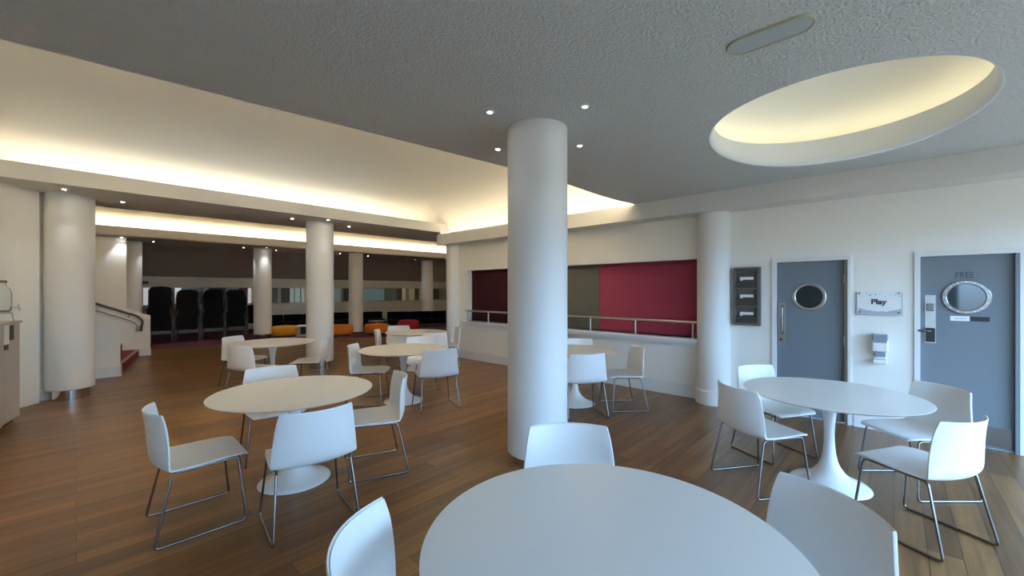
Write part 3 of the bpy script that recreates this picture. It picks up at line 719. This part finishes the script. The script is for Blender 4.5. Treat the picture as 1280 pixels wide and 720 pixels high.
# ------------------------------------------------------------------ light
def area(name, loc, rot, sx, sy, e, col, spread=180):
    l = bpy.data.lights.new(name, 'AREA'); l.shape = 'RECTANGLE'; l.size = sx; l.size_y = sy; l.energy = e; l.color = col; l.spread = R(spread)
    o = bpy.data.objects.new(name, l); o.location = loc; o.rotation_euler = rot; C.objects.link(o); return o
WARM = (1.0, .85, .64)
# strips along the near edge, added to even out the vault; trough lamps follow
for x0_, x1_ in ((-2.8, -.3), (-.3, 2.4), (2.4, 4.6), (4.6, 5.85)):
    ya_, yb_ = edgeY(x0_) - .28, edgeY(x1_) - .28; L_ = math.hypot(x1_ - x0_, yb_ - ya_)
    o = area('vault_strip', ((x0_ + x1_) / 2, (ya_ + yb_) / 2, max(cz(x0_), cz(x1_)) + .05), (R(180 + 28), 0, 0), L_, .06, 41.0 * L_, WARM)
    o.rotation_euler = (Matrix.Rotation(math.atan2(yb_ - ya_, x1_ - x0_), 3, 'Z') @ Matrix.Rotation(R(180 + 28), 3, 'X')).to_euler()
area('vault_strip', (1.5, 8.16, 3.07), (R(180 - 60), 0, 0), 8.6, .06, 11, WARM)  # from here on, strip lamps lying in the troughs, shining up and inward
area('vault_strip', (6.04, 5.5, 2.75), (0, R(180 + 45), 0), .05, 4.8, 11, WARM)
area('vault_strip', (6.7, 9.38, 3.07), (R(180 + 55), 0, 0), 19, .06, 130, WARM)
area('vault_strip', (6.7, 14.42, 3.07), (R(180 - 55), 0, 0), 19, .06, 60, WARM)
for k in range(12):
    a = 2 * PI * (k + .5) / 12
    l = area('recess_strip', (OX + 1.08 * math.cos(a), OY + 1.08 * math.sin(a), 3.13), (0, 0, 0), .5, .04, .23, (1, .95, .74))
    d = Vector((-math.cos(a) * .5, -math.sin(a) * .5, .85)); q = d.to_track_quat('-Z', 'Y')
    l.rotation_euler = q.to_euler()

w = bpy.data.worlds.new('World'); sc.world = w; w.use_nodes = True
nt = w.node_tree; bg = nt.nodes['Background']
tc = nt.nodes.new('ShaderNodeTexCoord'); sx = nt.nodes.new('ShaderNodeSeparateXYZ'); nt.links.new(tc.outputs['Generated'], sx.inputs[0])
rp = nt.nodes.new('ShaderNodeValToRGB'); e = rp.color_ramp.elements
e[0].position = .47; e[0].color = (.13, .14, .14, 1); e[1].position = .53; e[1].color = (.37, .64, 1.0, 1)
mpn = nt.nodes.new('ShaderNodeMapRange'); mpn.inputs[1].default_value = -1; mpn.inputs[2].default_value = 1
nt.links.new(sx.outputs['Z'], mpn.inputs[0]); nt.links.new(mpn.outputs[0], rp.inputs[0]); nt.links.new(rp.outputs[0], bg.inputs[0])
bg.inputs[1].default_value = 7.0

# ------------------------------------------------------------------ camera
cam = bpy.data.cameras.new('Camera'); co = bpy.data.objects.new('Camera', cam); C.objects.link(co)
cam.sensor_width = 36; cam.lens = 36 * 510 / 1280; cam.shift_y = 3 / 1280; cam.clip_start = .02
co.location = (0, 0, 1.58); co.rotation_euler = (R(90), 0, R(43.1 - 90))
sc.camera = co
sc.view_settings.view_transform = 'Standard'; sc.view_settings.look = 'None'; sc.view_settings.gamma = 1; sc.view_settings.exposure = 0.95
sc.view_settings.use_curve_mapping = False
sc.cycles.max_bounces = 10; sc.cycles.diffuse_bounces = 6; sc.cycles.sample_clamp_indirect = 8
